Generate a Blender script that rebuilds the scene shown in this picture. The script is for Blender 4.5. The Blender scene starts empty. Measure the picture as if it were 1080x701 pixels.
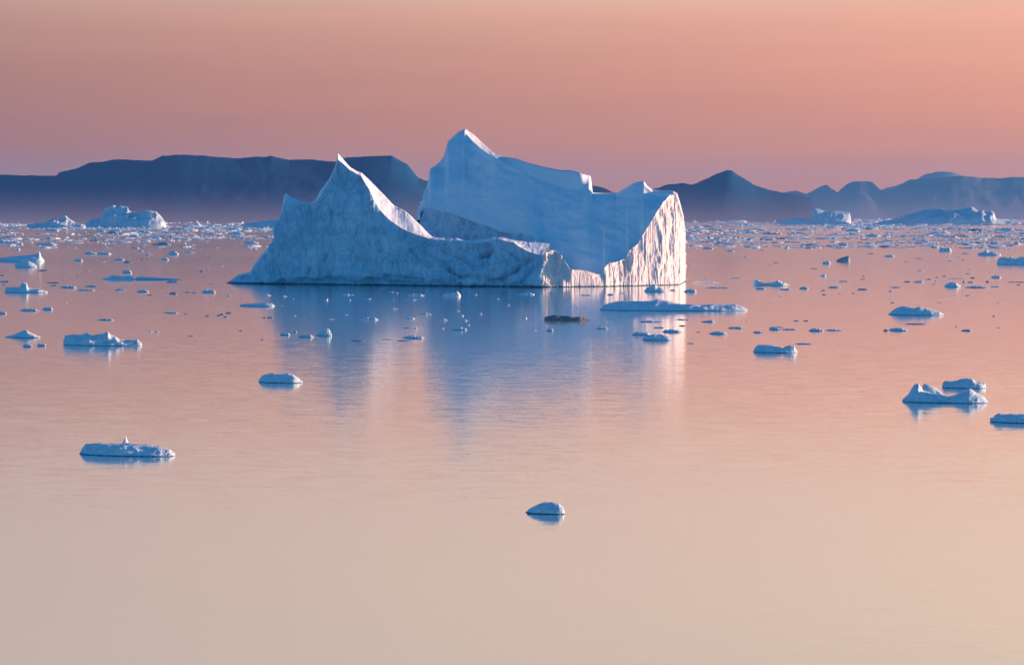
import bpy, math, random
import numpy as np

# ------------------------------------------------------------------ scene, camera
SC = bpy.context.scene
COL = SC.collection
random.seed(7)
F = 2100.0          # focal length in photo pixels (1080 wide)
HZ = 229.0          # row of the sea horizon in the photo
H = 30.0            # camera height above the water, m
TH = math.atan((350.5 - HZ) / F)
cT, sT = math.cos(TH), math.sin(TH)

def at(px, py, Y):
    """point at distance Y (m) seen at photo pixel px,py"""
    px = np.asarray(px, float); py = np.asarray(py, float); Y = np.asarray(Y, float)
    cx = (px - 540) / F; cy = (350.5 - py) / F
    dy = cT + cy * sT; dz = -sT + cy * cT
    t = Y / dy
    return np.stack(np.broadcast_arrays(cx * t, Y, H + dz * t), -1)

def dist(py):
    """distance of the water surface seen at row py"""
    cy = (350.5 - py) / F
    dy = cT + cy * sT; dz = -sT + cy * cT
    return -H / dz * dy

cam_d = bpy.data.cameras.new('camera')
cam = bpy.data.objects.new('camera', cam_d); COL.objects.link(cam)
cam.location = (0, 0, H)
cam.rotation_euler = (math.pi / 2 - TH, 0, 0)
cam_d.sensor_width = 36; cam_d.lens = F / 1080 * 36
cam_d.clip_start = 1; cam_d.clip_end = 200000
SC.camera = cam

SUN_AZ = (1.0, 0.01)      # horizontal direction towards the sun
SUN_EL = math.radians(3.6)

# ------------------------------------------------------------------ noise (numpy, 3-D gradient noise)
_rs = np.random.RandomState(3)
_G = _rs.normal(size=(4096, 3)); _G /= np.linalg.norm(_G, axis=1)[:, None]
def _h(i, j, k):
    return ((i * 73856093) ^ (j * 19349663) ^ (k * 83492791)) & 4095
def pn(P):
    P = np.asarray(P, float)
    I = np.floor(P).astype(np.int64); f = P - I
    w = f * f * f * (f * (f * 6 - 15) + 10)
    out = 0
    for a in (0, 1):
        for b in (0, 1):
            for c in (0, 1):
                g = _G[_h(I[..., 0] + a, I[..., 1] + b, I[..., 2] + c)]
                d = (g * (f - np.array([a, b, c]))).sum(-1)
                ww = (w[..., 0] if a else 1 - w[..., 0]) * (w[..., 1] if b else 1 - w[..., 1]) * (w[..., 2] if c else 1 - w[..., 2])
                out = out + ww * d
    return out * 1.6
def fbm(P, o=5, lac=2.05, gain=.5):
    P = np.asarray(P, float); s = 0; a = 1
    for k in range(o):
        s = s + a * pn(P * lac ** k + 17.3 * k); a *= gain
    return s
def ridged(P, o=4, gain=.5):
    P = np.asarray(P, float); s = 0; a = 1
    for k in range(o):
        s = s + a * (1 - np.abs(pn(P * 2.1 ** k + 11.7 * k)) * 2.2); a *= gain
    return s

# ------------------------------------------------------------------ objects
def tag(o, label=None, cat=None, group=None, kind=None):
    if label: o['label'] = label
    if cat: o['category'] = cat
    if group: o['group'] = group
    if kind: o['kind'] = kind
    return o

def mesh_obj(name, V, Fc, mat, parent=None, smooth=True, loc=None):
    V = np.asarray(V, float)
    if loc is not None: V = V - np.array(loc)
    me = bpy.data.meshes.new(name)
    me.from_pydata(V.tolist(), [], Fc)
    me.update()
    if smooth: me.polygons.foreach_set('use_smooth', [True] * len(me.polygons))
    me.materials.append(mat)
    o = bpy.data.objects.new(name, me); COL.objects.link(o)
    if loc is not None: o.location = loc
    if parent is not None: o.parent = parent
    return o

def grid_faces(nu, nv, off=0, flip=False):
    i, j = np.meshgrid(np.arange(nu - 1), np.arange(nv - 1), indexing='ij')
    a = off + i * nv + j
    q = np.stack([a, a + nv, a + nv + 1, a + 1], -1).reshape(-1, 4)
    if flip: q = q[:, ::-1]
    return q.tolist()

def grid_normals(P):
    du = np.gradient(P, axis=0); dv = np.gradient(P, axis=1)
    n = np.cross(du, dv)
    n /= np.linalg.norm(n, axis=-1)[..., None] + 1e-9
    return n

# ------------------------------------------------------------------ materials
def new_mat(name):
    m = bpy.data.materials.new(name); m.use_nodes = True
    nt = m.node_tree; nt.nodes.clear()
    return m, nt, nt.nodes, nt.links
def N(nt, t, **kw):
    n = nt.nodes.new(t)
    for k, v in kw.items():
        if k.startswith('_'): n.inputs[k[1:].replace('_', ' ')].default_value = v
        else: setattr(n, k, v)
    return n
def math_n(nt, op, a, b=None, c=None, clamp=False):
    n = nt.nodes.new('ShaderNodeMath'); n.operation = op; n.use_clamp = clamp
    for i, v in enumerate((a, b, c)):
        if v is None: continue
        if isinstance(v, (int, float)): n.inputs[i].default_value = v
        else: nt.links.new(v, n.inputs[i])
    return n.outputs[0]
def ramp(nt, fac, stops, interp='LINEAR'):
    n = nt.nodes.new('ShaderNodeValToRGB'); cr = n.color_ramp; cr.interpolation = interp
    while len(cr.elements) < len(stops): cr.elements.new(0.5)
    for e, (p, c) in zip(cr.elements, stops):
        e.position = p; e.color = (*c, 1)
    nt.links.new(fac, n.inputs[0])
    return n.outputs[0]
def mixc(nt, fac, a, b, mode='MIX'):
    n = nt.nodes.new('ShaderNodeMix'); n.data_type = 'RGBA'; n.blend_type = mode
    for i, v in ((0, fac), (6, a), (7, b)):
        if isinstance(v, (int, float)): n.inputs[i].default_value = v
        elif isinstance(v, tuple): n.inputs[i].default_value = (*v, 1)
        else: nt.links.new(v, n.inputs[i])
    return n.outputs[2]

def ice_mat(name, c_lo, c_hi, scale, bump, vstretch=1.0, streak=0.0, rough=.55, spec=.3, bands=0.0, cap=0.0, wet=0.0):
    """glacier ice: patches of clear blue and bubbly white ice, fine relief"""
    m, nt, ns, L = new_mat(name)
    tc = N(nt, 'ShaderNodeTexCoord')
    geo = N(nt, 'ShaderNodeNewGeometry')
    mp = N(nt, 'ShaderNodeMapping'); mp.inputs['Scale'].default_value = (1, 1, vstretch)
    L.new(geo.outputs['Position'], mp.inputs[0])
    n1 = N(nt, 'ShaderNodeTexNoise', _Scale=scale, _Detail=8.0, _Roughness=.62)
    L.new(mp.outputs[0], n1.inputs['Vector'])
    n2 = N(nt, 'ShaderNodeTexNoise', _Scale=scale * 6, _Detail=6.0, _Roughness=.65)
    L.new(mp.outputs[0], n2.inputs['Vector'])
    vo = N(nt, 'ShaderNodeTexVoronoi', _Scale=scale * 2.2); vo.feature = 'DISTANCE_TO_EDGE'
    mx = N(nt, 'ShaderNodeVectorMath'); mx.operation = 'MULTIPLY_ADD'
    mx.inputs[1].default_value = (2.0 / scale / 6,) * 3
    L.new(n1.outputs['Color'], mx.inputs[0]); L.new(mp.outputs[0], mx.inputs[2])
    L.new(mx.outputs[0], vo.inputs['Vector'])
    fac = math_n(nt, 'ADD', math_n(nt, 'MULTIPLY', n1.outputs[0], .65), math_n(nt, 'MULTIPLY', n2.outputs[0], .35))
    c = ramp(nt, fac, [(.33, c_lo), (.62, c_hi)])
    crack = ramp(nt, vo.outputs[0], [(0, (1, 1, 1)), (.035, (0, 0, 0))])
    c = mixc(nt, math_n(nt, 'MULTIPLY', crack, streak), c, tuple(x * .45 for x in c_lo))
    if bands:
        # annual layers, tilted
        mp2 = N(nt, 'ShaderNodeMapping'); mp2.inputs['Rotation'].default_value = (.3, .45, 0); mp2.inputs['Scale'].default_value = (.02, .02, .55)
        L.new(mx.outputs[0], mp2.inputs[0])
        n3 = N(nt, 'ShaderNodeTexNoise', _Scale=1.0, _Detail=4.0)
        L.new(mp2.outputs[0], n3.inputs['Vector'])
        c = mixc(nt, math_n(nt, 'MULTIPLY', ramp(nt, n3.outputs[0], [(.42, (1, 1, 1)), (.52, (0, 0, 0))]), bands), c, tuple(x * .7 for x in c_lo))
    if wet:
        # wave-washed clear ice just above the waterline
        sz = N(nt, 'ShaderNodeSeparateXYZ'); L.new(geo.outputs['Position'], sz.inputs[0])
        wf = math_n(nt, 'DIVIDE', math_n(nt, 'SUBTRACT', math_n(nt, 'MULTIPLY', n2.outputs[0], wet * 2.2), sz.outputs[2]), wet * .5, clamp=True)
        c = mixc(nt, wf, c, (.05, .16, .24))
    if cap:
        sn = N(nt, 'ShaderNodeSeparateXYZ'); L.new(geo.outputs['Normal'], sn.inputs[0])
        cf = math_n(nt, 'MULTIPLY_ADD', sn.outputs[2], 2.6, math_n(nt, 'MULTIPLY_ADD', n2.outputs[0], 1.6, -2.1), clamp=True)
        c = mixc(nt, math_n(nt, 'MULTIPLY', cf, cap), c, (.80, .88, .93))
    hgt = math_n(nt, 'ADD', math_n(nt, 'MULTIPLY', n1.outputs[0], 1.0), math_n(nt, 'MULTIPLY', n2.outputs[0], .45))
    hgt = math_n(nt, 'SUBTRACT', hgt, math_n(nt, 'MULTIPLY', crack, .15 * (1 if streak else 0)))
    bp = N(nt, 'ShaderNodeBump', _Strength=1.0, _Distance=bump)
    L.new(hgt, bp.inputs['Height'])
    b = N(nt, 'ShaderNodeBsdfPrincipled', _Roughness=rough)
    b.inputs['Specular IOR Level'].default_value = spec
    L.new(c, b.inputs['Base Color']); L.new(bp.outputs[0], b.inputs['Normal'])
    o = N(nt, 'ShaderNodeOutputMaterial'); L.new(b.outputs[0], o.inputs[0])
    return m

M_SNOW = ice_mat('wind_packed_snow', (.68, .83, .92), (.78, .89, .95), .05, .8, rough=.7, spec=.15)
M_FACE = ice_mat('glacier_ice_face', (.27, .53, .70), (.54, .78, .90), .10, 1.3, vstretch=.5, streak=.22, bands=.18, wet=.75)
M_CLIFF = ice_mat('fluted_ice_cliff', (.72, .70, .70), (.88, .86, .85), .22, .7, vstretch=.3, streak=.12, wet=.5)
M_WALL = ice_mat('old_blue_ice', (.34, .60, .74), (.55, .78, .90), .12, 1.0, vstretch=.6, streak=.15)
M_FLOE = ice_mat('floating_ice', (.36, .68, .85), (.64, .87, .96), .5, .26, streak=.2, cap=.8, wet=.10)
M_FLOE_DARK = ice_mat('clear_dark_ice', (.16, .27, .38), (.35, .48, .60), .5, .2, streak=.1)
M_FLOE_DIRTY = ice_mat('ice_with_rock_debris', (.16, .10, .09), (.40, .36, .36), .8, .2)
M_FLOE_WHITE = ice_mat('bubbly_white_ice', (.74, .82, .88), (.88, .92, .94), .6, .25)
M_FAR = ice_mat('distant_ice', (.38, .60, .74), (.64, .79, .88), .03, 4.0, vstretch=.5, streak=.2)

# ------------------------------------------------------------------ rails: surfaces lofted through control lines
def rail(us, pts):
    """pts: (u, px, py, Y) -> arrays sampled at us"""
    a = np.array(pts, float)
    return [np.interp(us, a[:, 0], a[:, k]) for k in (1, 2, 3)]
def R4(pts): return [(p[0], p[0], p[1], p[2]) for p in pts]

def loft(rails, rows, us):
    """rails: list of (n,3) world curves sampled at us; rows: subdivisions between them. returns grid [nu, nv, 3] and the row index of each rail"""
    out = []; idx = [0]
    for k in range(len(rails) - 1):
        n = rows[k]
        t = np.linspace(0, 1, n, endpoint=False)[None, :, None]
        out.append(rails[k][:, None, :] * (1 - t) + rails[k + 1][:, None, :] * t)
        idx.append(idx[-1] + n)
    out.append(rails[-1][:, None, :])
    return np.concatenate(out, 1), idx

def foot(px, Y, z=-2.0):
    p = at(px, 300, Y); p[..., 2] = z
    return p

# ================================================================== THE BIG ICEBERG
berg = bpy.data.objects.new('iceberg', None); COL.objects.link(berg)
berg.location = (0, 900, 0)
tag(berg, 'huge blue and white iceberg with two peaks and a sunlit fluted cliff on its right', 'iceberg')
BL = np.array([0, 900, 0.0])

# ---- front ridge
us = np.linspace(239, 573, 900)
crest = [(239, 298), (243, 296), (251, 289.5), (258, 288), (264, 286.5), (267, 281), (270, 276), (280, 265), (287, 257), (290, 247), (292, 240), (297, 220), (299.5, 206), (300.5, 203.5),
         (303, 204.5), (309, 208), (315, 211), (321, 213), (328, 212.5), (333, 211), (337, 201), (342, 195), (346, 190), (350, 183), (353, 176), (355, 168), (356.5, 161.5),
         (358.5, 164), (362, 168), (370, 177), (375, 179.5), (381, 181.5), (391, 191), (401, 201.5), (409, 210), (416, 217), (423, 220), (430, 224.5), (440, 234), (449, 243), (456, 249.5),
         (460, 250.5), (470, 251.5), (481, 250.5), (488, 253.5), (500, 253), (512, 251), (525, 250), (535, 251.5), (542, 253), (552, 254.5), (560, 255.5), (567, 256), (573, 257)]
crease = [(239, 298.6), (251, 291.5), (264, 288.5), (270, 278.5), (287, 260), (297, 223), (300.5, 212), (309, 214), (321, 215.5), (333, 213.5), (346, 193), (353, 178.5), (356, 168),
          (362, 172.5), (370, 180), (381, 185), (389, 199), (396, 214), (401, 222), (407, 228.5), (418.5, 237), (427, 242), (436, 246), (446, 249), (456, 252), (470, 253.5), (500, 255.5), (525, 252.5),
          (542, 255), (550, 261), (560, 266), (573, 269)]
yF = [(239, 903), (270, 896), (330, 884), (400, 873), (480, 862), (530, 856), (573, 851)]
yfoot = np.interp(us, *np.array(yF).T)
cpx, cpy = us, np.interp(us, *np.array(crest).T)
kpx, kpy = us, np.interp(us, *np.array(crease).T)
hgt = (300 - kpy) / 2.4        # metres, roughly
Yk = yfoot + 3 + hgt * .26
strip = np.clip(np.interp(us, [239, 300, 355, 360, 396, 420, 456, 480, 540, 573], [3, 6, 5, 7, 16, 13, 9, 7, 10, 16]), 2, None)
Yc = Yk + strip
cpx2 = us + np.interp(us, [239, 555, 573], [0, 0, 7])
wl = foot(us, yfoot, 0.0); und = foot(us, yfoot + 1.5, -3.0)
r_k = at(kpx, kpy, Yk); r_c = at(cpx2, cpy, Yc)
r_b = foot(us, Yc + 14 + hgt * .5, -3.0)
G, ix = loft([und, wl, r_k, r_c, r_b], [3, 120, 14, 24], us)
# belly: the face swells out low down, right half has a bulging shelf
v = np.linspace(0, 1, ix[2] - ix[1] + 1)
prof = np.sin(v * np.pi) * 1.2 - np.exp(-((v - .03) / .03) ** 2) * 2.4
G[:, ix[1]:ix[2] + 1, 1] -= prof[None, :] * np.clip(hgt / 25, .15, 1.4)[:, None]
Nn = grid_normals(G)
Pn = G * np.array([1, 1, .8])
big = fbm(Pn * .035, 3) * 3.6
mid = (ridged(Pn * np.array([.075, .06, .04]) + fbm(Pn * .05, 2)[..., None] * .8, 4) - 1.2) * 1.0
fine = fbm(Pn * .35, 4) * .4
run = (ridged(np.stack([Pn[..., 0] * .11 + Pn[..., 2] * .03, Pn[..., 1] * .04, Pn[..., 2] * .022], -1), 3) - 1.1) * 1.3
facemask = np.zeros(G.shape[1]); facemask[ix[1]:ix[2]] = 1
facemask[ix[1]:ix[1] + 6] = np.linspace(.15, 1, 6); facemask[ix[2] - 8:ix[2] + 1] = np.linspace(1, .12, 9)
facemask[ix[2] + 1:ix[3]] = .22; facemask[ix[3]:ix[3] + 3] = .04; facemask[ix[3] + 3:] = .5
hscale = np.clip(hgt / 18, .1, 1)[:, None]
# diagonal gullies cut in the shaded face
X = G[..., 0]; Z = G[..., 2]
def gully(x0, z0, x1, z1, w, d):
    dx, dz = x1 - x0, z1 - z0; L2 = dx * dx + dz * dz
    t = np.clip(((X - x0) * dx + (Z - z0) * dz) / L2, 0, 1)
    q = np.hypot(X - x0 - t * dx + pn(G * .2) * 1.2, Z - z0 - t * dz)
    return -d * .55 * np.exp(-(q / w) ** 2)
def pw(px, py, Y):
    p = at(px, py, Y); return p[0], p[2]
gl = 0
for (a, b, w, d) in (((557, 271), (524, 294), 1.2, 6.5), ((524, 294), (486, 290), .9, 4.5), ((486, 290), (470, 281), .8, 3.0), ((562, 280), (545, 297), .9, 4.0), ((322, 296), (316, 262), .8, 1.2), ((352, 250), (341, 296), 1.2, 1.2), ((345, 225), (350, 250), 1.2, .8),
                     ((300, 232), (281, 292), 1.0, 1.0), ((380, 215), (400, 262), 1.4, 1.3), ((400, 262), (440, 272), 1.3, 1.3), ((415, 262), (403, 284), 1.0, 1.2), ((466, 260), (500, 277), 1.2, 3.6), ((455, 268), (478, 286), 1.0, 2.8), ((432, 262), (452, 280), .9, 2.4), ((530, 258), (548, 270), .9, 3.0),
                     ((518, 261.5), (506, 266), 1.1, 9.0), ((383, 300), (405, 291), 1.0, 3.5), ((405, 291), (470, 296), .7, 2.4), ((318, 297), (322, 275), .8, 2.6), ((338, 270), (330, 297), .8, 2.0)):
    gl = gl + gully(*pw(*a, 868), *pw(*b, 868), w, d)
D = (big * .8 + run + mid * .8 * (.5 + .5 * np.clip((X + 90) / 60, 0, 1)) + fine) * facemask[None, :] * hscale + gl * facemask[None, :]
G = G + Nn * D[..., None] * 1.0
rib = fbm(np.stack([us * .12, us * 0, us * 0 + 5], -1), 5) * .22
G[:, ix[2]:ix[3] + 2, 2] += rib[:, None] * hscale
nu = len(us)
A = G[:, :ix[2] + 1]; B = G[:, ix[2]:]
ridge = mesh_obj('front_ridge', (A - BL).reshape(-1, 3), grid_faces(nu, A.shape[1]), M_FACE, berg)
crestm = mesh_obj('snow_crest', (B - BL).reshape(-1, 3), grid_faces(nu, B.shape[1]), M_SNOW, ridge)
tag(ridge, 'jagged blue front ridge in shade, its crest catching pink sun')

# ---- rear peak, snow slope and cliff
us = np.linspace(443.5, 722, 900)
S = [(443.5, 222), (445, 213), (447, 203), (450, 196), (452, 190), (453, 180), (454.5, 177), (459, 175), (461.5, 172.5), (466, 168), (469, 162), (471, 153), (473, 148.5), (478, 144), (483, 139.5), (488, 137), (491, 136),
     (495, 139), (499, 141.5), (507, 149), (516, 157.5), (522, 162.5), (530, 165), (545, 167.5), (556, 171.5), (573.5, 176), (591, 179.5), (602, 179.6), (612, 182.5), (621, 184.5), (623, 186), (624, 194), (625, 203),
     (637, 203.5), (650, 203.5), (660, 198), (668, 193), (674, 191.5), (679, 191), (682.6, 196), (688, 200), (697, 201), (705.5, 201), (710, 201.5), (714, 203.5), (717, 213), (721, 228), (722, 243)]
Mr = [(443.5, 222.5), (447, 205), (452, 192), (454.5, 179), (461.5, 174.5), (469, 164.5), (473, 151), (483, 142), (490, 139), (494, 144), (500, 151), (508, 158), (516, 163.5), (522, 166), (545, 178), (568, 190), (591, 198), (614, 201),
      (621, 199), (625, 204.5), (650, 207), (668, 198), (679, 195), (688, 203), (700, 204), (710, 204), (714, 206), (717, 215), (721, 229), (722, 244)]
E = [(443.5, 221), (450, 219), (464, 222), (480, 226), (493, 231), (510, 237), (527.6, 242), (540, 245), (552, 247), (562, 250), (567, 259), (569.5, 266), (573, 267), (580, 264.5), (586.5, 264), (591, 268), (595, 273.5), (598, 279),
     (602, 283.6), (609, 284), (616.5, 285), (623, 287), (628, 289), (632, 288.5), (635, 286.5), (638, 281), (642, 278), (650, 276), (656, 274), (659.6, 272), (662, 266), (668, 261), (674, 256), (679, 246), (688, 232), (694, 221), (700, 212), (706, 205.5), (710, 204.5),
     (714, 206.5), (717, 216), (721, 230), (722, 245)]
yE = [(443.5, 946), (480, 933), (527, 914), (552, 898), (562, 882), (569.5, 866), (575, 866), (586, 870), (595, 864), (602, 858), (628, 862), (660, 874), (690, 886), (710, 894), (722, 896)]
yFt = [(443.5, 938), (527, 906), (552, 888), (562, 872), (569.5, 852), (600, 855), (628, 859), (660, 866), (690, 874), (717, 882), (722, 884)]
yM = [(443.5, 950), (461, 975), (490, 990), (505, 970), (522, 952), (568, 932), (614, 918), (625, 916), (650, 911), (679, 905), (700, 901), (714, 898), (722, 897)]
yS = [(443.5, 954), (461, 983), (490, 1003), (505, 992), (522, 962), (545, 947), (568, 937), (614, 922), (621, 928), (625, 926), (650, 919), (679, 913), (690, 909), (700, 906), (714, 902), (722, 899)]
ev = lambda tb: np.interp(us, *np.array(tb).T)
def evs(tb, w=26):
    a = ev(tb); kk = np.exp(-np.linspace(-2, 2, 2 * w + 1) ** 2); kk /= kk.sum()
    return np.convolve(np.pad(a, w, mode='edge'), kk, 'valid')
pS, pM, pE = ev(S), np.maximum(ev(Mr), ev(S) + .15), np.maximum(ev(E), ev(Mr) + .3)
fx = us - np.interp(us, [443, 700, 722], [0, 0, 4.5])
nj = lambda s, a: pn(np.stack([us * s, us * 0 + 3.3, us * 0], -1)) * a
dE = (nj(.35, .9) + nj(.9, .7)) * (us > 566)
und, wl = foot(fx, ev(yFt) + 1.5, -3.0), foot(fx, ev(yFt), 0.0)
rE, rM, rS = at(us, pE, evs(yE, 8)), at(us, pM, evs(yM)), at(us, pS, np.maximum(evs(yS), evs(yM) + 1))
rb = foot(us, ev(yS) + 30, -3.0)
rE2 = at(us, pE, evs([(443.5, 947), (480, 934), (527, 915), (552, 901), (562, 897), (570, 894), (586, 888), (602, 879), (628, 871), (645, 872), (660, 876), (690, 888), (710, 895.3), (722, 897.5)], 20))
rE2[:, 1] = np.maximum(rE2[:, 1], rE[:, 1] + .6)
rE2[:, 2] = rE[:, 2] - np.interp(us, [540, 562, 570, 612, 632, 722], [.1, .8, 1.6, 1.4, .1, .1])
G, ix5 = loft([und, wl, rE, rE2, rM, rS, rb], [3, 110, 6, 104, 10, 26], us)
ix = [ix5[0], ix5[1], ix5[2], ix5[4], ix5[5], ix5[6]]
fo = np.zeros(G.shape[1]); fo[ix[1]:ix[2] + 1] = np.linspace(0, 1, ix[2] - ix[1] + 1) ** 4; fo[ix[2]:ix[2] + 7] = np.linspace(1, 0, 7)
G[..., 2] -= (dE * .42)[:, None] * fo[None, :]
nu = len(us)
# snow slope: gentle scooped bowl between cliff top and crease
v = np.linspace(0, 1, ix[3] - ix[2] + 1)[None, :]
span = (rM[:, 1] - rE[:, 1])[:, None]
bowl = np.sin(v * np.pi)
k = np.exp(-((us - 612) / 42) ** 2)[:, None] * -.05 + np.exp(-((us - 490) / 26) ** 2)[:, None] * (-.02)
G[:, ix[2]:ix[3] + 1, 2] -= bowl * span * k
Nn = grid_normals(G)
cl = np.zeros(G.shape[1]); cl[ix[1]:ix[2] + 1] = 1; cl[ix[1]:ix[1] + 5] = np.linspace(.3, 1, 5); cl[ix[2] - 5:ix[2] + 1] = np.linspace(1, .3, 6)
right = np.clip((us - 568) / 4, 0, 1)[:, None]
hh = np.clip((299 - pE) / 2.4, .5, 60)[:, None]
XX = G[..., 0]; ZZ = G[..., 2]
warp = fbm(G * np.array([.1, .1, .02]), 2) * .15
fl = np.stack([XX * .33 + warp, G[..., 1] * .05, ZZ * .011], -1)
flute = (np.abs(pn(fl)) * 2.2 + np.abs(pn(fl * np.array([2.3, 1, 1.2]) + 9)) * 1.2 + np.abs(pn(fl * np.array([5.2, 1, 1.6]) + 4)) * .6)
fl2 = np.stack([XX * .09 + 2, ZZ * 0, ZZ * .008], -1)
groove = np.exp(-(np.abs(pn(fl)) / .07)) * 1.5 + np.exp(-(np.abs(pn(fl * np.array([2.6, 1, 1.6]) + 9)) / .10)) * .8
D = (.6 - flute * .45) * .2 - groove * .34 + pn(fl2) * 2.0 + (ridged(np.stack([XX * .16, G[..., 1] * .1, ZZ * .035], -1), 4) - 1.2) * .6 + fbm(G * .25, 3) * .22
D = D * (.45 + 1.5 * np.clip(pn(np.stack([XX * .045 + 7, ZZ * .03, XX * 0], -1)) + .35, 0, 1))
D = D * cl[None, :] * right * np.clip(hh / 12, .35, 1)
D += (big2 := (ridged(G * np.array([.07, .06, .05]), 4) - 1.2) * 2.2 + fbm(G * .3, 3) * .6) * cl[None, :] * (1 - right)
sl = np.zeros(G.shape[1]); sl[ix[2] + 1:ix[3]] = 1; sl[ix[2]:ix[2] + 8] = np.linspace(0, 1, 8); sl[ix[3] - 8:ix[3]] = np.linspace(1, .1, 8)
D += (fbm(G * np.array([.025, .02, .03]), 3) * 2.0 + fbm(G * .16, 3) * .34 + (ridged(np.stack([XX * .035 + ZZ * .05, G[..., 1] * .02, ZZ * .03 - XX * .012], -1), 3) - 1.2) * .5 + np.exp(-(np.abs(XX + 21 - (ZZ - 45) * .35 + pn(G * .08) * 1.5) / 1.3) ** 1.5) * np.clip((ZZ - 34) / 6, 0, 1) * np.clip((60 - ZZ) / 8, 0, 1) * .8) * sl[None, :]
bk = np.zeros(G.shape[1]); bk[ix[4] + 4:] = 1
D += fbm(G * .06, 4) * 3 * bk[None, :]
# low rib running down the slope (bright streak left of centre)
G = G + Nn * D[..., None]
C1 = G[:, :ix[2] + 1]; C2 = G[:, ix[2]:]
cut = int(np.searchsorted(us, 568.5))
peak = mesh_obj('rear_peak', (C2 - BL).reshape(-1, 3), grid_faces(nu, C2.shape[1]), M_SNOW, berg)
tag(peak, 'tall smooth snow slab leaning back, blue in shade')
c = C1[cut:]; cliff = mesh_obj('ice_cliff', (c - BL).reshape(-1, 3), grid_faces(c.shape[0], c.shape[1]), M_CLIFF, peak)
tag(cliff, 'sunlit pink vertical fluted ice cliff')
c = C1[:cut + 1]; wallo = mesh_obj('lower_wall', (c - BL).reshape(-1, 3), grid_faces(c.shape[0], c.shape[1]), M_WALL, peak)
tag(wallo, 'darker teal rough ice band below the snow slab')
# right end closure of the cliff (down to the back foot)
endg = np.stack([G[-1, :, :], G[-1, :, :] * 1.0], 0)
endg[1, :, 1] = rb[-1, 1]; endg[1, :, 2] = -3; endg[1, :, 0] = rb[-1, 0]
mesh_obj('end_wall', (endg - BL).reshape(-1, 3), grid_faces(2, endg.shape[1]), M_CLIFF, peak)

# ================================================================== FLOES
def section(n):
    # (depth -.5...5, height 0..1), front to back
    pts = np.array([(-.45, -.45), (-.48, -.03), (-.5, .10), (-.46, .38), (-.36, .66), (-.14, .93), (.15, 1.0), (.33, .85), (.46, .45), (.5, -.02), (.46, -.45)])
    t = np.linspace(0, 1, len(pts)); q = np.linspace(0, 1, n)
    return np.stack([np.interp(q, t, pts[:, 0]), np.interp(q, t, pts[:, 1])], -1)

def floe_mesh(prof, pyb, depth_px=None, nu=24, nv=14, rough=.12, seed=0, dscale=.42, turn=.28):
    """prof: silhouette [(px,py)...] left to right; pyb: row of the front waterline"""
    prof = np.array(prof, float)
    Y0 = dist(pyb)
    x0, x1 = prof[0, 0], prof[-1, 0]
    W = (x1 - x0) / F * Y0
    Dp = W * dscale if depth_px is None else depth_px
    hm = (pyb - prof[:, 1].min()) / F * Y0
    Dp = max(Dp, hm * .8)
    s = np.linspace(0, 1, nu); se = .5 - .5 * np.cos(s * np.pi); s = .5 * s + .5 * se
    px = x0 + (x1 - x0) * s
    py = np.interp(px, prof[:, 0], prof[:, 1])
    end = (1 - np.abs(2 * s - 1) ** 3.2) ** .5
    end = np.clip(end, .1, 1)
    Yc = Y0 + Dp * .5
    cr = at(px, py, Yc + .1 * Dp * end)
    zc = np.maximum(cr[:, 2], .04 * hm)
    sec = section(nv)
    V = np.zeros((nu, nv, 3))
    yy = Yc + sec[None, :, 0] * (Dp * end)[:, None] - (turn * (s - .5) * min(W, Dp * 2.0))[:, None]
    V[..., 1] = yy
    V[..., 0] = (px - 540)[:, None] / F * (yy * cT + 0) / 1.0
    # exact x at this distance for these columns
    V[..., 0] = at(px[:, None], 300.0, yy)[..., 0]
    V[..., 2] = np.where(sec[None, :, 1] > 0, sec[None, :, 1] * zc[:, None], sec[None, :, 1] * np.maximum(zc[:, None], .3 * hm) * .9)
    off = np.array([seed * 3.17, seed * 1.31, seed * .77])
    q = V / max(hm, .05)
    nrm = grid_normals(V)
    amp = rough * hm
    qq = q * np.array([.55, .4, .8]) + off
    d = (fbm(qq, 4) * .7 + (ridged(qq * .8, 4) - 1.25) * .75) * amp
    keep = np.clip(np.abs(sec[None, :, 1]) * 3, .12, 1) * np.where((sec[None, :, 0] > -.2) & (sec[None, :, 0] < .3), .25, 1)
    keep = keep * np.clip(np.minimum(s, 1 - s) * 12, 0, 1)[:, None]
    V = V + nrm * (d * keep)[..., None]
    loc = np.array([(V[0, 0, 0] + V[-1, 0, 0]) / 2, Yc, 0.0])
    Fc = grid_faces(nu, nv)
    # end caps
    Vv = V.reshape(-1, 3)
    Fc.append([j for j in range(nv)]); Fc.append([(nu - 1) * nv + j for j in range(nv - 1, -1, -1)])
    return Vv, Fc, loc

GROUP_FLOES = 'ice floes drifting on the calm water'
def hero(name, label, cat, prof, pyb, mat, group=None, **kw):
    V, Fc, loc = floe_mesh(prof, pyb, **kw)
    o = mesh_obj(name, V, Fc, mat, loc=loc)
    return tag(o, label, cat, group)

G1 = 'larger floes adrift in front of the iceberg'
G2 = 'distant icebergs along the horizon'
hi = dict(nu=120, nv=36)
ANCH = []   # (px, py, phrase)
def H_(label, anchor, prof, pyb, mat, name='ice_floe', cat='ice floe', group=G1, **kw):
    k = dict(hi); k.update(kw)
    o = hero(name, label, cat, prof, pyb, mat, group, seed=len(ANCH) + 1, **k)
    if anchor: ANCH.append((sum(p[0] for p in prof) / len(prof), pyb, anchor, prof[0][0], prof[-1][0]))
    return o

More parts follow.
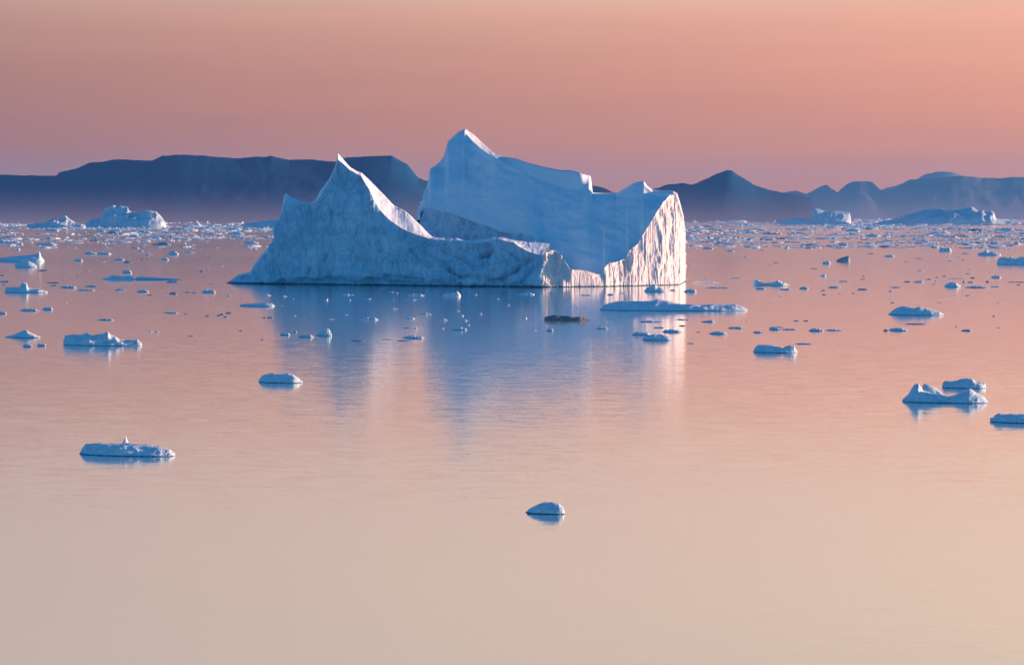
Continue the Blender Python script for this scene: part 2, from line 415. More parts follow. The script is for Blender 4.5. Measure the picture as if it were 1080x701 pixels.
# flat floe with a small spike
f1 = H_('flat bright blue floe topped by one small pointed spike, alone on the left', 'the flat floe with the spike',
        [(81.5, 479), (84, 474), (88, 469), (99, 467.8), (113, 467.4), (127, 467.4), (138, 467.6), (152, 468.2), (166, 469.4), (177, 472), (183, 477)], 481, M_FLOE, rough=.2, dscale=.3, nu=150)
def spike(px, py0, py1, w, Y, parent, mat, name='ice_spike', seed=1):
    b = at(px, py0, Y); t = at(px + w * .08, py1, Y + .3)
    nr, nh = 14, 12
    V = []; Fc = []
    for i in range(nh):
        q = i / (nh - 1); r = w / 2 / F * Y * ((1 - q) ** 1.5 + .04)
        cxyz = b * (1 - q) + t * q
        for j in range(nr):
            a = 2 * math.pi * j / nr
            rr = r * (1 + .35 * float(pn(np.array([math.cos(a) * 1.3 + seed, math.sin(a) * 1.3, q * 2.5]))))
            V.append((cxyz[0] + rr * math.cos(a), cxyz[1] + rr * math.sin(a), cxyz[2]))
    Fc = []
    for i in range(nh - 1):
        for j in range(nr):
            a = i * nr + j; b2 = i * nr + (j + 1) % nr
            Fc.append((a, b2, b2 + nr, a + nr))
    Fc.append([(nh - 1) * nr + j for j in range(nr)])
    o = mesh_obj(name, np.array(V) - np.array(parent.location), Fc, mat, parent)
    return o
spike(132, 469.5, 459, 10, dist(481) + 5.5, f1, M_FLOE_WHITE)

H_('small rounded blue floe with a pink right end, lowest and nearest of all floes', 'the lone nearest floe',
   [(554, 541), (558, 537.5), (563, 534), (569, 531), (575, 529.3), (583, 529), (590, 530.2), (594, 533.5), (596.5, 539.5)], 542, M_FLOE, rough=.16, nu=80)
H_('oval blue floe with a scalloped top, alone below the iceberg reflection', 'the oval scalloped floe',
   [(272, 401.5), (274, 398), (277, 395.5), (283, 393.8), (288, 393.3), (293, 394.2), (297, 394.6), (303, 393.3), (308, 394.5), (311, 396.4), (315, 399), (318.5, 401.5)], 403.8, M_FLOE, rough=.14, nu=90)
f2 = H_('saddle shaped blue floe with twin horns on its left and a pink right slope', 'the saddle shaped horned floe',
        [(953, 422), (956, 419), (959.5, 416), (962, 411), (965, 406.3), (968, 405), (970.5, 404.8), (973, 409), (975, 411.5), (980, 413), (990, 415.5), (1000, 417), (1007, 416.5), (1013, 413.5), (1019, 410.5), (1024, 408.8), (1027, 410), (1030, 412.8), (1035, 415.2), (1039, 417), (1042, 420), (1044.5, 423.5)],
        425, M_FLOE, rough=.16, dscale=.32, nu=140)
V, Fc, loc = floe_mesh([(973.5, 412), (974.5, 407), (976, 404.6), (979, 404.8), (983, 406.3), (988, 408.6), (992, 411), (996, 414.5), (1001, 417)], 421.5, nu=50, nv=20, rough=.15, seed=31)
hb = mesh_obj('rear_horn', V - np.array(f2.location), Fc, M_FLOE, f2)
H_('long flat blue slab lying just behind the saddle shaped horned floe', 'the slab behind the horned floe',
   [(995, 406.5), (996, 403), (998, 401.6), (1004, 402.2), (1010, 401.4), (1013, 400), (1016.5, 399.2), (1022, 398.8), (1027, 399), (1031, 402), (1036, 402.2), (1040, 402.8), (1041.5, 407)], 409.5, M_FLOE, rough=.12, nu=90)
H_('chunky blue floe with a nub at its tip, cut off by the picture edge', 'the floe cut by the right edge',
   [(1046, 442.5), (1047, 440.5), (1048.6, 441), (1049, 441), (1051.5, 437.7), (1056.7, 436), (1062, 437), (1068, 436), (1076, 436.4), (1086, 436), (1094, 439), (1099, 443)], 446, M_FLOE, rough=.15, nu=90)
H_('humped blue floe with a thin pale tail pointing right', 'the humped floe with the tail',
   [(795, 370), (797, 366), (800, 363.6), (808, 363.4), (816, 364), (823, 365.5), (826, 367), (829, 365), (834, 363.5), (838, 364), (840, 367.4), (841.5, 370)], 372, M_FLOE, rough=.16, nu=90)
H_('thin pale ice tail trailing beside the humped floe', None, [(838, 363), (843, 361.6), (850, 361.6), (858, 361.9)], 363, M_FLOE, nu=24, nv=10)
H_('broad dark blue floe with a white knob, smooth like a whale back', 'the whale backed dark floe',
   [(937, 331.5), (940, 329), (943, 326.6), (947, 324.4), (951, 323), (956, 323), (961, 323.6), (964, 325.6), (967, 324), (970, 323.5), (977, 324.4), (987, 327), (992, 328.6), (996, 331)], 332.4, M_FLOE, rough=.12, nu=100)
H_('very long low grey blue floe lying before the sunlit cliff', 'the long low floe before the cliff',
   [(632.6, 326.5), (636, 322.5), (642, 320), (649, 318.4), (658, 317.3), (670, 317.6), (685, 317), (690, 316), (694, 315.2), (701, 316.2), (706.5, 317.3), (714.5, 319.9), (726, 320.6), (739, 321.2), (752, 320.4), (765, 321), (776, 320.5), (783, 322.4), (788.5, 325.6)], 327.8, M_FLOE, rough=.16, dscale=.2, nu=170)
H_('lumpy blue and white floe of piled blocks on the far left side', 'the lumpy piled floe',
   [(66, 359), (68, 354), (75, 352.3), (86, 352.8), (92, 351.2), (97, 353.3), (103, 351.2), (108, 351.3), (113, 348.3), (116, 352.2), (120, 353), (126, 356.5), (134, 358), (141, 358.5), (144, 356.8), (149, 361.5)], 364.6, M_FLOE, rough=.34, dscale=.3, nu=150)
H_('pyramid topped pale floe with long thin wings, near the left edge', 'the pyramid topped floe',
   [(5, 355), (13, 353), (18, 351), (22, 349), (25, 347.8), (27, 347.4), (31, 350), (36, 352.5), (42, 355)], 356.2, M_FLOE, rough=.12, nu=70)
H_('long blue floe with a square knob on its back, left of iceberg', 'the floe with the square knob',
   [(5, 306), (6, 303), (12, 302.8), (20, 303.2), (22, 300), (24, 297.6), (28, 298), (30, 303), (34, 304), (40, 304.4), (45, 305.2), (50, 307)], 308.6, M_FLOE, rough=.16, nu=80)
H_('blue floe ending in a sunlit upright white fin, at the left edge', 'the floe with the white fin',
   [(-8, 273), (0, 272), (10, 271), (18, 269.8), (25, 269.2), (32, 268.6), (38, 268), (40, 267.2), (42, 264), (44, 270), (47, 274)], 276, M_FLOE, rough=.2, nu=90)
H_('teal block floating just below the floe with the white fin', None, [(16, 279), (19, 276), (24, 275), (30, 275.4), (35, 277), (39, 280)], 282, M_FLOE, rough=.2, nu=50)
H_('long pale double floe, widest on the left water level with the iceberg foot', 'the long double floe',
   [(108, 294.4), (113, 292.6), (118, 290.3), (124, 290.6), (130, 291.4), (135, 290.2), (139, 290.8), (142, 293.6)], 295.2, M_FLOE_WHITE, rough=.15, nu=70)
H_('thin blue strip of ice continuing right of the long double floe', None,
   [(142.6, 293.5), (146, 291.5), (152, 292), (160, 292.4), (170, 292.8), (181, 293.2), (191, 294.6)], 295.4, M_FLOE, rough=.15, nu=70)
H_('blocky white growler with a ragged top, bright inside the blue reflection', 'the ragged white growler',
   [(466, 311.4), (468, 309.6), (471, 308.2), (474, 309.4), (478, 307.6), (480, 309), (482, 307.2), (484.5, 308.6), (486, 311.4)], 312.4, M_FLOE_WHITE, rough=.35, nu=60, name='ice_growler')
H_('thin cigar shaped blue floe below the iceberg left foot', 'the cigar shaped floe',
   [(252.5, 321.8), (258, 320.3), (268, 319.8), (280, 319.3), (286, 319.6), (289.5, 321.8)], 323.2, M_FLOE, rough=.1, nu=60)
H_('blue peaked floe close under the right end of the sunlit cliff', 'the peaked floe under the cliff',
   [(679.6, 306), (682, 303.4), (686, 302.6), (688, 299.8), (690, 299), (693, 301.8), (698, 303), (702, 306)], 307.6, M_FLOE, rough=.25, nu=60)
H_('long floe of dark ice with a rock strewn reddish tail, before the cliff', 'the dirty red tailed floe',
   [(574, 335), (578, 332.8), (584, 332.2), (592, 332.6), (600, 333.2), (606, 334.2), (612, 333.6), (618, 335.5), (623, 338)], 337.8, M_FLOE_DIRTY, rough=.3, nu=70, dscale=.25)
H_('rugged dark blue floe of two joined lumps, right of the iceberg', 'the two lumped rugged floe',
   [(794, 297), (796, 295), (800, 295.2), (803, 297.6), (808, 298.6), (813, 298.2), (818, 296.4), (821, 294.8), (824, 297), (829, 298.6), (833, 300.4)], 301.2, M_FLOE, rough=.3, nu=70)
H_('diamond shaped blue floe far out on the right', 'the diamond shaped floe', [(1031, 267), (1036, 265.6), (1040, 262.8), (1044, 265), (1050, 265.8), (1055, 267.4)], 269.4, M_FLOE, rough=.2, nu=50)
H_('rounded pale blue floe chain touching the right picture edge', 'the rounded floe at the right edge',
   [(1051, 276), (1053, 272), (1058, 270.8), (1063, 272.4), (1066, 269.4), (1070, 272.6), (1076, 270.4), (1083, 270.2), (1092, 273), (1098, 277)], 279, M_FLOE, rough=.22, nu=60)
H_('dark triangular ice block tilted like a wedge, right of centre', 'the dark tilted wedge', [(882, 274), (886, 272), (890, 270.6), (895, 269.3), (896.3, 274.5)], 276, M_FLOE_DARK, rough=.2, nu=40)
H_('round blue growler inside a group of flat slivers, right side', 'the round growler on the right', [(996, 301), (999, 298.6), (1003, 297.4), (1009, 298), (1013, 300.6)], 302.6, M_FLOE, rough=.22, nu=50, name='ice_growler')
H_('rounded twin knobbed blue lump at the edge of the far pack', 'the twin knobbed lump', [(990, 264), (992, 259.8), (995, 261.6), (998, 262), (1001, 259.6), (1003.4, 264)], 265.2, M_FLOE, rough=.2, nu=40, name='ice_growler')
H_('pale blue floe with a hooked sunlit right end, lower edge of iceberg reflection', 'the hook ended floe', [(333.5, 352.5), (337, 350), (341, 348.6), (344, 346), (347, 346.8), (349.6, 351.5)], 354.2, M_FLOE, rough=.15, nu=50)
H_('wide white topped blue floe, lowest of the cluster beneath the long low floe', 'the white topped floe', [(678, 356.6), (681, 354.4), (686, 353.4), (691, 352), (698, 352.2), (704, 353.4), (709, 356.4)], 358.8, M_FLOE, rough=.2, nu=60)
# distant bergs
H_('broad distant iceberg with a pink sunlit right flank, on the left horizon', 'the broad far iceberg',
   [(90, 236), (97, 231.5), (105, 230), (109, 225), (112.5, 220.5), (117, 217.5), (120, 216), (125, 217.2), (128, 216.4), (136, 217.6), (137.5, 221.5), (144, 222), (148, 223), (155, 221), (160, 221.2), (166, 222.5), (170, 227), (173, 231.5), (176, 237)],
   240, M_FAR, name='iceberg', cat='iceberg', group=G2, rough=.22, dscale=.5, nu=130)
H_('low ragged distant iceberg with thin spires, just left of the broad far iceberg', 'the ragged far iceberg',
   [(30, 237), (38, 234.5), (45, 235), (52, 233), (56, 232), (57.6, 227.3), (59.5, 232), (64, 230.5), (67, 228), (70, 226), (74, 229.5), (80, 233.6), (86, 234.6), (91, 238)],
   240.6, M_FAR, name='iceberg', cat='iceberg', group=G2, rough=.3, dscale=.4, nu=110)
H_('flat topped distant iceberg with a sheer right end, below the far right hills', 'the flat topped far iceberg',
   [(814, 235.6), (824, 234), (834, 231.5), (841, 228.4), (848, 230.5), (856.5, 229), (858, 219.3), (863, 221), (869, 222.8), (880, 222.6), (895, 223.5), (896, 226), (897, 232)],
   236.8, M_FAR, name='iceberg', cat='iceberg', group=G2, rough=.2, dscale=.4, nu=110)
H_('long jagged distant iceberg with several humps, on the right horizon', 'the long jagged far iceberg',
   [(920, 235.6), (930, 234), (943, 230.6), (948, 227), (957, 224.4), (968, 222.4), (981.5, 219.2), (986, 220), (992, 218), (998, 221.4), (1006, 221), (1013, 219.6), (1024, 218.2), (1031, 222.6), (1036, 221.8), (1040, 224), (1044, 221.6), (1048, 223.4), (1050, 229), (1062, 231), (1075, 234)],
   237, M_FAR, name='iceberg', cat='iceberg', group=G2, rough=.3, dscale=.35, nu=140)
H_('smooth low distant iceberg half hidden behind the huge iceberg', None,
   [(256, 236), (266, 234.6), (274, 233.4), (284, 232), (293, 231.2), (305, 231), (318, 235)], 240, M_FAR, name='iceberg', cat='iceberg', group=G2, rough=.12, nu=60)
H_('leaning white ice needle standing out of the far pack on the left', 'the leaning white needle', [(207, 235.6), (208, 232), (209, 233), (210.5, 235), (212, 237)], 238.6, M_FLOE_WHITE, nu=20, nv=12, name='ice_growler', group=G2, rough=.05)

# ---- catalogue of the smaller pieces: x0, x1, waterline row, height px, style
#      b blue, w white, d dark, k knobbly blue, s thin sliver
CAT = '''40 52 285.5 2 d|0 6 290.5 2 b|0 9 297.5 2.4 b|78 88 275.4 4 b|89 103 268 4.6 k|102 118 268.4 4.2 k|145 152 265.4 2 b|153 161 269 3.4 k|177 189 268.6 6 b|121 132 274.4 3 b|130 140 277 3 d
129 139.5 288 5 b|49 63 298.4 1.6 d|52 60 301.4 1.6 b|63 81 303.6 4.4 k|81 101 306.4 2.4 b|89 102 302.4 2.4 b|121 133 306 2 b|144 157 308 4 b|154 162 311.4 1.2 d|178 187 310 3 d|194 201 308.4 1.2 d|202 208 309 1.2 d|212 228 308.6 5 b
-4 7 330.8 3.4 b|20 42 327.8 3.6 b|44 56 326.6 4.6 b|172 189 330.4 2.2 b|193 198 331.4 1.1 d|102 120 337.8 2.8 b|155 161 350 2.4 w|162 169 350.4 2.8 w|197 204 354.6 1 d|216 221 333.4 1.6 d|228 233 333 1.8 d|235 240 334.4 2 b
23 34 365.6 4.4 b|38 48 364.8 4.4 b|211 215 286.6 2.6 d|218 221 286 2 w|-4 23 256.4 4 b|18 25 258 6 w|37 61 258.6 4.2 b|14 22 263.6 4 k|165 192 249.4 2 b|88 92 245 3.4 w
853 863 283.4 1 d|867 876 278.4 5 b|932 944 270.8 3 b|865 874 291.4 4 k|797 808 305 2.4 b|821 836 305.6 2.2 b|843 853 304.6 4 b|873 887 303.4 2.6 b|884 895 296.9 1.1 d|904 916 305.6 2.2 d|907 914 294.6 1.2 b|909 913 291.6 1.2 b
866 871 306.4 1.3 d|867 872 311 1.3 d|898 902 309.4 1 d|837 844 338.6 1.6 b|847 854 338.6 1.6 b|811 823.5 347.6 4.2 b|824 844 347.9 2.2 b|853 870 349.2 4.4 b|870 890 348.8 2.4 b|794 807 350.9 2.6 b|803 814 260.4 1.6 w|799 806 264 .9 d
848 857 262 2.2 b|877 892 262 1.4 b|915 922 267.9 1.1 d|1014 1023 267.6 1.6 b|964 973 272.8 .8 d|953 960 297.4 2 d|963 975 297.6 3 k|976 983 294.9 1.4 d|985.5 991 296.9 2.6 k|998 1018 293.9 1.1 b|1015 1018 297.8 3 d|1020 1028 298 2.2 b
1023 1029 293.4 1.6 d|1018 1024 288.9 1 b|1039 1044 297.6 2.2 d|1045 1056 293 4.2 b|1061 1084 297.9 1.4 d|1017 1044 303.6 3 b|1044 1056 302.6 1.4 b|938 952 303.4 1.6 b|937 942 307.4 1.6 b|993 1000 291.6 1.2 b|1018 1023 311.9 .9 d|1072 1077 300.6 1.1 d
939 944 319.4 1.2 d|953.5 979 342.2 1.9 d|932 938 349 2.8 d|937 960 348.8 5 k|1008 1010.5 344.6 1.2 d|1014 1026 349 2.8 b|1047 1050 333.6 1.8 d|1052 1056 345.8 .9 d|706 713 306.4 2 b|721 735 308 5 b|728 759 298.6 2.8 b|744 774 304 2.2 b|770 784 293.6 1.4 b
576 584 349 4.4 b|628.6 642 346.8 3 b|549 556 335.8 3.6 w|545 564 310.8 4.2 w|562 567 348.6 2.4 w|673 701 339.8 2.6 b|712 728 337.4 1.6 d|740 755 339.8 3.4 b|786 790 338.4 1.4 w|689 701 345.9 1.8 d|698.5 720 350.4 5 b|716 724 343.8 1.6 d
666 688 353.4 4.8 b|748 768 352.4 4.4 b|768 787 346.4 3 b|734 740 350.4 1.2 b|724 733 362.4 1.2 d|794 808 350 .9 b|811 829 345.5 2 b|612 624 311.6 1.1 d|579 584 309.4 1.1 d|239 247 312.4 3.4 w|276 285.5 311.8 4.4 w|296 303 312.8 2.6 w
306 310 315.4 1.2 b|342 346 316.6 4 w|361 373 311.2 2.8 w|367 370 316.8 2 w|231 236 332 2 d|237 245 330.4 2 d|276 281 335.2 1.2 d|281 288 335.4 2 d|251 256 348.9 1.2 d|274 278 358.2 1 d|307 312 333.2 2 w|318 321 335.2 1.2 b|362 367 332.2 1.8 w|344 355 337 1.8 w
294.5 306 353.6 4.4 b|309 313 350.4 2.4 b|314 331 355.8 5 b|369 384.5 359.8 2.4 d|408 416 308.2 1.4 w|417 420 309.4 2.2 b|429 448 311.8 4 w|499 503 310.8 2.4 w|383 392 315.4 2.2 w|412 416 316.2 1.2 b|426 440 316.6 1.8 b|412 419 325.8 3 w
380 399.5 337.4 5 w|441 455.5 331.8 3.2 w|425 438 336.4 3.6 w|463 472 337.8 4.2 w|481 485 328.2 4 w|485 489 333.4 5 w|489 494 338.4 4 w|504 509 331.2 3.4 w|466 468.4 346.6 3.4 w|475 493 348.2 4.6 b|424 435 346.2 1.2 d|436 441 346.6 4 w
424 448 356.9 4.8 b|400.5 415 358.2 1.3 d|417 434 359.8 1.4 d|493 495.5 343 3 w|521 527 315.5 1.6 w|530 538 322 2 b|516 520 337.5 1.8 w|596 600 322 1.6 w|640 648 311 2.2 b|652 661 309.4 1.8 w'''
items = []
for row in CAT.split('\n'):
    for e in row.split('|'):
        a = e.split(); items.append((float(a[0]), float(a[1]), float(a[2]), float(a[3]), a[4]))
# more far pieces at the fringe of the pack
rnd = random.Random(11)
def clear(x0, x1, y):
    if 285 < (x0 + x1) / 2 < 722 and y < 303: return False
    for it in items:
        if abs(it[2] - y) < 2.2 and x0 < it[1] + 2 and x1 > it[0] - 2: return False
    return True
tries = 0
while len(items) < 262 and tries < 4000:
    tries += 1
    y = 243 + 57 * rnd.random() ** 1.9
    w = rnd.choice([3, 4, 5, 6, 8, 11, 15]) * (1.1 if y < 262 else .8)
    x = rnd.uniform(-10, 1085)
    if y > 264 and rnd.random() < .35: continue
    if clear(x, x + w, y): items.append((x, x + w, y, min(w * rnd.uniform(.18, .42), 4.2), rnd.choice('bbbkwds')))

ORD = ['closest', 'second closest', 'third closest', 'fourth closest', 'fifth closest', 'sixth closest', 'seventh closest', 'eighth closest', 'ninth closest', 'tenth closest', 'eleventh closest', 'twelfth closest', 'thirteenth closest', 'fourteenth closest', 'fifteenth closest', 'sixteenth closest', 'seventeenth closest', 'eighteenth closest', 'nineteenth closest', 'twentieth closest']
ANCH += [(330, 303, "the big iceberg's left foot", 250, 360), (450, 303, "the big iceberg's front ridge", 400, 500), (570, 303, "the left edge of the sunlit cliff", 565, 575), (717, 301, "the right edge of the sunlit cliff", 712, 722)]
buckets = {}
for n, it in enumerate(items):
    cx = (it[0] + it[1]) / 2; cy = it[2]
    best = None
    for a in ANCH:
        dx = max(a[3] - cx, 0, cx - a[4]); dyy = (cy - a[1]) * 2.2
        d = math.hypot(dx, dyy)
        if best is None or d < best[0]:
            if dx > abs(dyy): side = 'left of' if cx < a[3] else 'right of'
            else: side = 'in front of' if dyy > 0 else 'behind'
            best = (d, a[2], side)
    buckets.setdefault(best[1:], []).append((best[0], n))
LAB = {}
KIND = {'b': 'blue floe', 'w': 'white ice chunk', 'd': 'dark ice piece', 'k': 'knobbly blue ice lump', 's': 'flat ice sliver'}
for (ph, side), lst in buckets.items():
    lst.sort()
    for r, (_, n) in enumerate(lst):
        it = items[n]; w = it[1] - it[0]
        size = 'tiny' if w < 6 else 'small' if w < 13 else 'medium' if w < 20 else 'long'
        sh = 'flat ' if it[3] / w < .16 and it[4] != 's' else ''
        LAB[n] = f"{size} {sh}{KIND[it[4]]}, {ORD[r] if r < 20 else str(r + 1) + 'th closest'} {side} {ph}"
NAME = {'b': ('ice_floe', 'ice floe'), 'w': ('ice_chunk', 'ice chunk'), 'd': ('ice_floe', 'ice floe'), 'k': ('ice_growler', 'ice chunk'), 's': ('ice_sliver', 'ice floe')}
GRP = {'b': 'small blue floes', 'w': 'small white ice chunks', 'd': 'dark low ice pieces', 'k': 'knobbly ice lumps', 's': 'thin ice slivers'}
for n, t in LAB.items():
    if len(t.split()) > 16: LAB[n] = t.replace(', ' , ', ', 1).replace('knobbly blue ice lump', 'knobbly lump').replace('white ice chunk', 'white chunk').replace('dark ice piece', 'dark piece')
    if len(LAB[n].split()) > 16: print('LONG', LAB[n])
MT = {'b': M_FLOE, 'w': M_FLOE_WHITE, 'd': M_FLOE_DARK, 'k': M_FLOE, 's': M_FLOE}
for n, (x0, x1, yb, h, st) in enumerate(items):
    w = x1 - x0
    rr = random.Random(n * 7 + 1)
    m = max(4, min(13, int(w / 1.6) + 3))
    prof = []
    pk = rr.uniform(.25, .8)
    for i in range(m + 1):
        t = i / m
        env = (min(t / pk, (1 - t) / (1 - pk))) if st in 'wk' and w < 12 else min(1, 4.5 * t, 4.5 * (1 - t)) ** .7
        j = rr.uniform(.45, 1.0) if st in 'kw' else rr.uniform(.6, 1.0)
        if abs(t - pk) < .55 / m: j = 1.0
        if i in (0, m): j = .2; env = .6
        prof.append((x0 + w * t, yb - max(.15, (.62 if st == 'w' else .76) * h * env ** .8 * j)))
    V, Fc, loc = floe_mesh(prof, yb, nu=max(9, min(40, int(w * 2))), nv=10 if w < 9 else 14, rough=.25 if st in 'kw' else .15, seed=n + 60, dscale=.5)
    o = mesh_obj(NAME[st][0], V, Fc, MT[st], loc=loc)
    tag(o, LAB[n], NAME[st][1], GRP[st])

# ---- brash: the uncountable far pack
def brash(n, seed):
    R = np.random.RandomState(seed)
    V = []; Fc = []
    base_sec = None
    cnt = 0
    while cnt < n:
        k = 4000
        px = R.uniform(-260, 1340, k)
        py = 232.2 + 31 * R.rand(k) ** 1.25
        py = np.where(R.rand(k) < .11, 232 + 95 * R.rand(k) ** 1.3, py)
        lim = 262 - 8 * (px < 285) + 2.0 * pn(np.stack([px * .02, px * 0, px * 0], -1))
        dens = .44 + 1.5 * pn(np.stack([px * .006, (py - 229) * .42, px * 0 + seed], -1)) + .4 * pn(np.stack([px * .05, py * .5, px * 0], -1))
        dens = np.where(py > lim, .12 + .25 * pn(np.stack([px * .02, py * .12, px * 0 + 3], -1)), dens)
        dens = np.where((px < 285) & (py > 242), dens * .8, dens)
        ok = R.rand(k) < dens
        px, py = px[ok], py[ok]
        for a, b in zip(px, py):
            if 300 < a < 715 and b > 240: continue
            Y = dist(b); s = Y / F
            w = s * (1.4 + 16 * R.rand() ** 4) * (1.25 if b < 262 else .5)
            h = s * (.28 + 1.3 * R.rand() ** 4) * (1.0 if b > 237 else 1.6)
            if b > 262: h *= .7
            dpt = w * R.uniform(.5, 1.2)
            x = (a - 540) / F * Y
            o = len(V)
            m = 7
            pkx = R.uniform(-.3, .3)
            for (rr, zz) in ((1.0, -.3), (.97, .45), (.55, .9)):
                for j in range(m):
                    t = 2 * math.pi * (j + .2 * zz) / m
                    q = rr * (1 + R.uniform(-.25, .2))
                    V.append((x + w * .5 * q * math.cos(t) + (pkx * w * .3 if rr < .6 else 0), Y + dpt * .5 * q * math.sin(t), h * zz * R.uniform(.7, 1.2)))
            V.append((x + pkx * w * .3, Y, h))
            for r in range(2):
                for j in range(m):
                    p = o + r * m + j; q2 = o + r * m + (j + 1) % m
                    Fc.append((p, q2, q2 + m, p + m))
            for j in range(m):
                Fc.append((o + 2 * m + j, o + 2 * m + (j + 1) % m, o + 3 * m))
            cnt += 1
            if cnt >= n: break
    return V, Fc
V, Fc = brash(12000, 5)
o = mesh_obj('brash_ice', V, Fc, M_FLOE_WHITE, smooth=False)
me = o.data; me.materials.append(M_FLOE); me.materials.append(M_FLOE_DARK)
per = 21
mi = np.repeat(np.random.RandomState(2).choice([0, 1, 1, 1, 2, 1], size=len(me.polygons) // per + 1), per)[:len(me.polygons)]
me.polygons.foreach_set('material_index', mi.astype(int).tolist())
tag(o, 'dense band of broken drift ice stretching along the far water', 'drift ice', kind='stuff')

# ================================================================== WATER
m, nt, ns, L = new_mat('calm_sea_water')
geo = N(nt, 'ShaderNodeNewGeometry')
def wnoise(sx, sy, detail, rough=.5):
    mp = N(nt, 'ShaderNodeMapping'); mp.inputs['Scale'].default_value = (sx, sy, 1)
    L.new(geo.outputs['Position'], mp.inputs[0])
    n = N(nt, 'ShaderNodeTexNoise', _Scale=1.0, _Detail=detail, _Roughness=rough)
    L.new(mp.outputs[0], n.inputs['Vector'])
    return n
def centered(n, k):
    a = N(nt, 'ShaderNodeVectorMath'); a.operation = 'SUBTRACT'; a.inputs[1].default_value = (.5, .5, .5)
    L.new(n.outputs['Color'], a.inputs[0])
    b = N(nt, 'ShaderNodeVectorMath'); b.operation = 'MULTIPLY'; b.inputs[1].default_value = k
    L.new(a.outputs[0], b.inputs[0])
    return b.outputs[0]
def vadd(a, b):
    n = N(nt, 'ShaderNodeVectorMath'); n.operation = 'ADD'; L.new(a, n.inputs[0]); L.new(b, n.inputs[1]); return n.outputs[0]
WAVE = .06
w1 = centered(wnoise(.22, 1.1, 3.0), (WAVE * .2, WAVE * .78, 0))
w2 = centered(wnoise(2.0, 6.0, 3.0), (WAVE * .5, WAVE * 1.1, 0))
# wind patches: calm slicks and ruffled lanes
wp = wnoise(.0011, .004, 3.0)
patch = ramp(nt, wp.outputs[0], [(.38, (.45, .45, .45)), (.6, (1.5, 1.5, 1.5))])
vs = N(nt, 'ShaderNodeVectorMath'); vs.operation = 'MULTIPLY'
L.new(vadd(w1, w2), vs.inputs[0]); L.new(patch, vs.inputs[1])
ad = N(nt, 'ShaderNodeVectorMath'); ad.operation = 'ADD'; ad.inputs[1].default_value = (0, 0, 1)
L.new(vs.outputs[0], ad.inputs[0])
nm = N(nt, 'ShaderNodeVectorMath'); nm.operation = 'NORMALIZE'; L.new(ad.outputs[0], nm.inputs[0])
gl = N(nt, 'ShaderNodeBsdfAnisotropic') if False else N(nt, 'ShaderNodeBsdfGlossy')
gl.inputs['Color'].default_value = (.985, 1.0, 1.0, 1); gl.inputs['Roughness'].default_value = .115
L.new(nm.outputs[0], gl.inputs['Normal'])
df = N(nt, 'ShaderNodeBsdfDiffuse'); df.inputs['Color'].default_value = (.02, .07, .11, 1)
lw = N(nt, 'ShaderNodeFresnel', _IOR=2.0); 
mx = N(nt, 'ShaderNodeMixShader'); L.new(math_n(nt, 'MULTIPLY_ADD', lw.outputs[0], .10, .915), mx.inputs[0]); L.new(df.outputs[0], mx.inputs[1]); L.new(gl.outputs[0], mx.inputs[2])
o = N(nt, 'ShaderNodeOutputMaterial'); L.new(mx.outputs[0], o.inputs[0])
M_WATER = m
R_ = 35500
sea = mesh_obj('sea_water', [(-R_, -3000, 0), (R_, -3000, 0), (R_, R_, 0), (-R_, R_, 0)], [(0, 1, 2, 3)], M_WATER, smooth=False)
tag(sea, 'calm pink and peach sea mirroring the evening sky', kind='structure')

# ================================================================== MOUNTAINS
def rock(name, c1, c2):
    m, nt, ns, L = new_mat(name)
    geo = N(nt, 'ShaderNodeNewGeometry')
    n = N(nt, 'ShaderNodeTexNoise', _Scale=.004, _Detail=8.0, _Roughness=.6); L.new(geo.outputs['Position'], n.inputs['Vector'])
    c = ramp(nt, n.outputs[0], [(.35, c1), (.65, c2)])
    b = N(nt, 'ShaderNodeBsdfPrincipled', _Roughness=.9); L.new(c, b.inputs['Base Color'])
    b.inputs['Specular IOR Level'].default_value = .1
    o = N(nt, 'ShaderNodeOutputMaterial'); L.new(b.outputs[0], o.inputs[0])
    return m
M_ROCK_FAR = rock('haze_paled_rock', (.16, .18, .24), (.18, .20, .27))  # far ridges: paleness of distance haze put into the rock colour
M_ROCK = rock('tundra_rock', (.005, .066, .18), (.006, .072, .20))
def mountain(name, label, prof, Y, depth, seed, n=700, mat=None):
    a = np.array(prof, float)
    us = np.linspace(a[0, 0], a[-1, 0], n)
    py0 = np.interp(us, a[:, 0], a[:, 1])
    kk = np.exp(-np.linspace(-2, 2, 61) ** 2); kk /= kk.sum()
    py = np.convolve(np.pad(py0, 30, mode='edge'), kk, 'valid')
    j = fbm(np.stack([us * .08, us * 0 + seed, us * 0], -1), 5) * .7
    j = j * np.clip((HZ - py) / 30, 0, 1) + py0 - py
    f0 = foot(us, Y, -8.0); c = at(us, py, Y + depth * .5)
    f1 = foot(us, Y + depth * 1.1, -8.0)
    G, ix = loft([f0, c, f1], [40, 10], us)
    fo = np.concatenate([np.linspace(0, 1, 41) ** 7, np.linspace(1, 0, 10)])
    G[..., 2] -= (j / F * (Y + depth * .5))[:, None] * fo[None, :]
    c = G[:, 40].copy()
    hm = c[:, 2].max()
    q = G / hm
    D = (ridged(q * np.array([1.4, 1.0, .7]) + seed, 5) - 1.2) * hm * .014
    v = np.zeros(G.shape[1]); v[1:ix[1]] = np.sin(np.linspace(0, 1, ix[1] - 1) * np.pi)
    G[..., 1] -= D * v[None, :] * 1.6
    G[..., 2] += D * v[None, :] * .35
    # hold the slope below the skyline
    G[:, :ix[1], 2] = np.minimum(G[:, :ix[1], 2], c[:, 2][:, None])
    o = mesh_obj(name, G.reshape(-1, 3), grid_faces(n, G.shape[1]), mat or M_ROCK)
    tag(o, label, kind='structure')
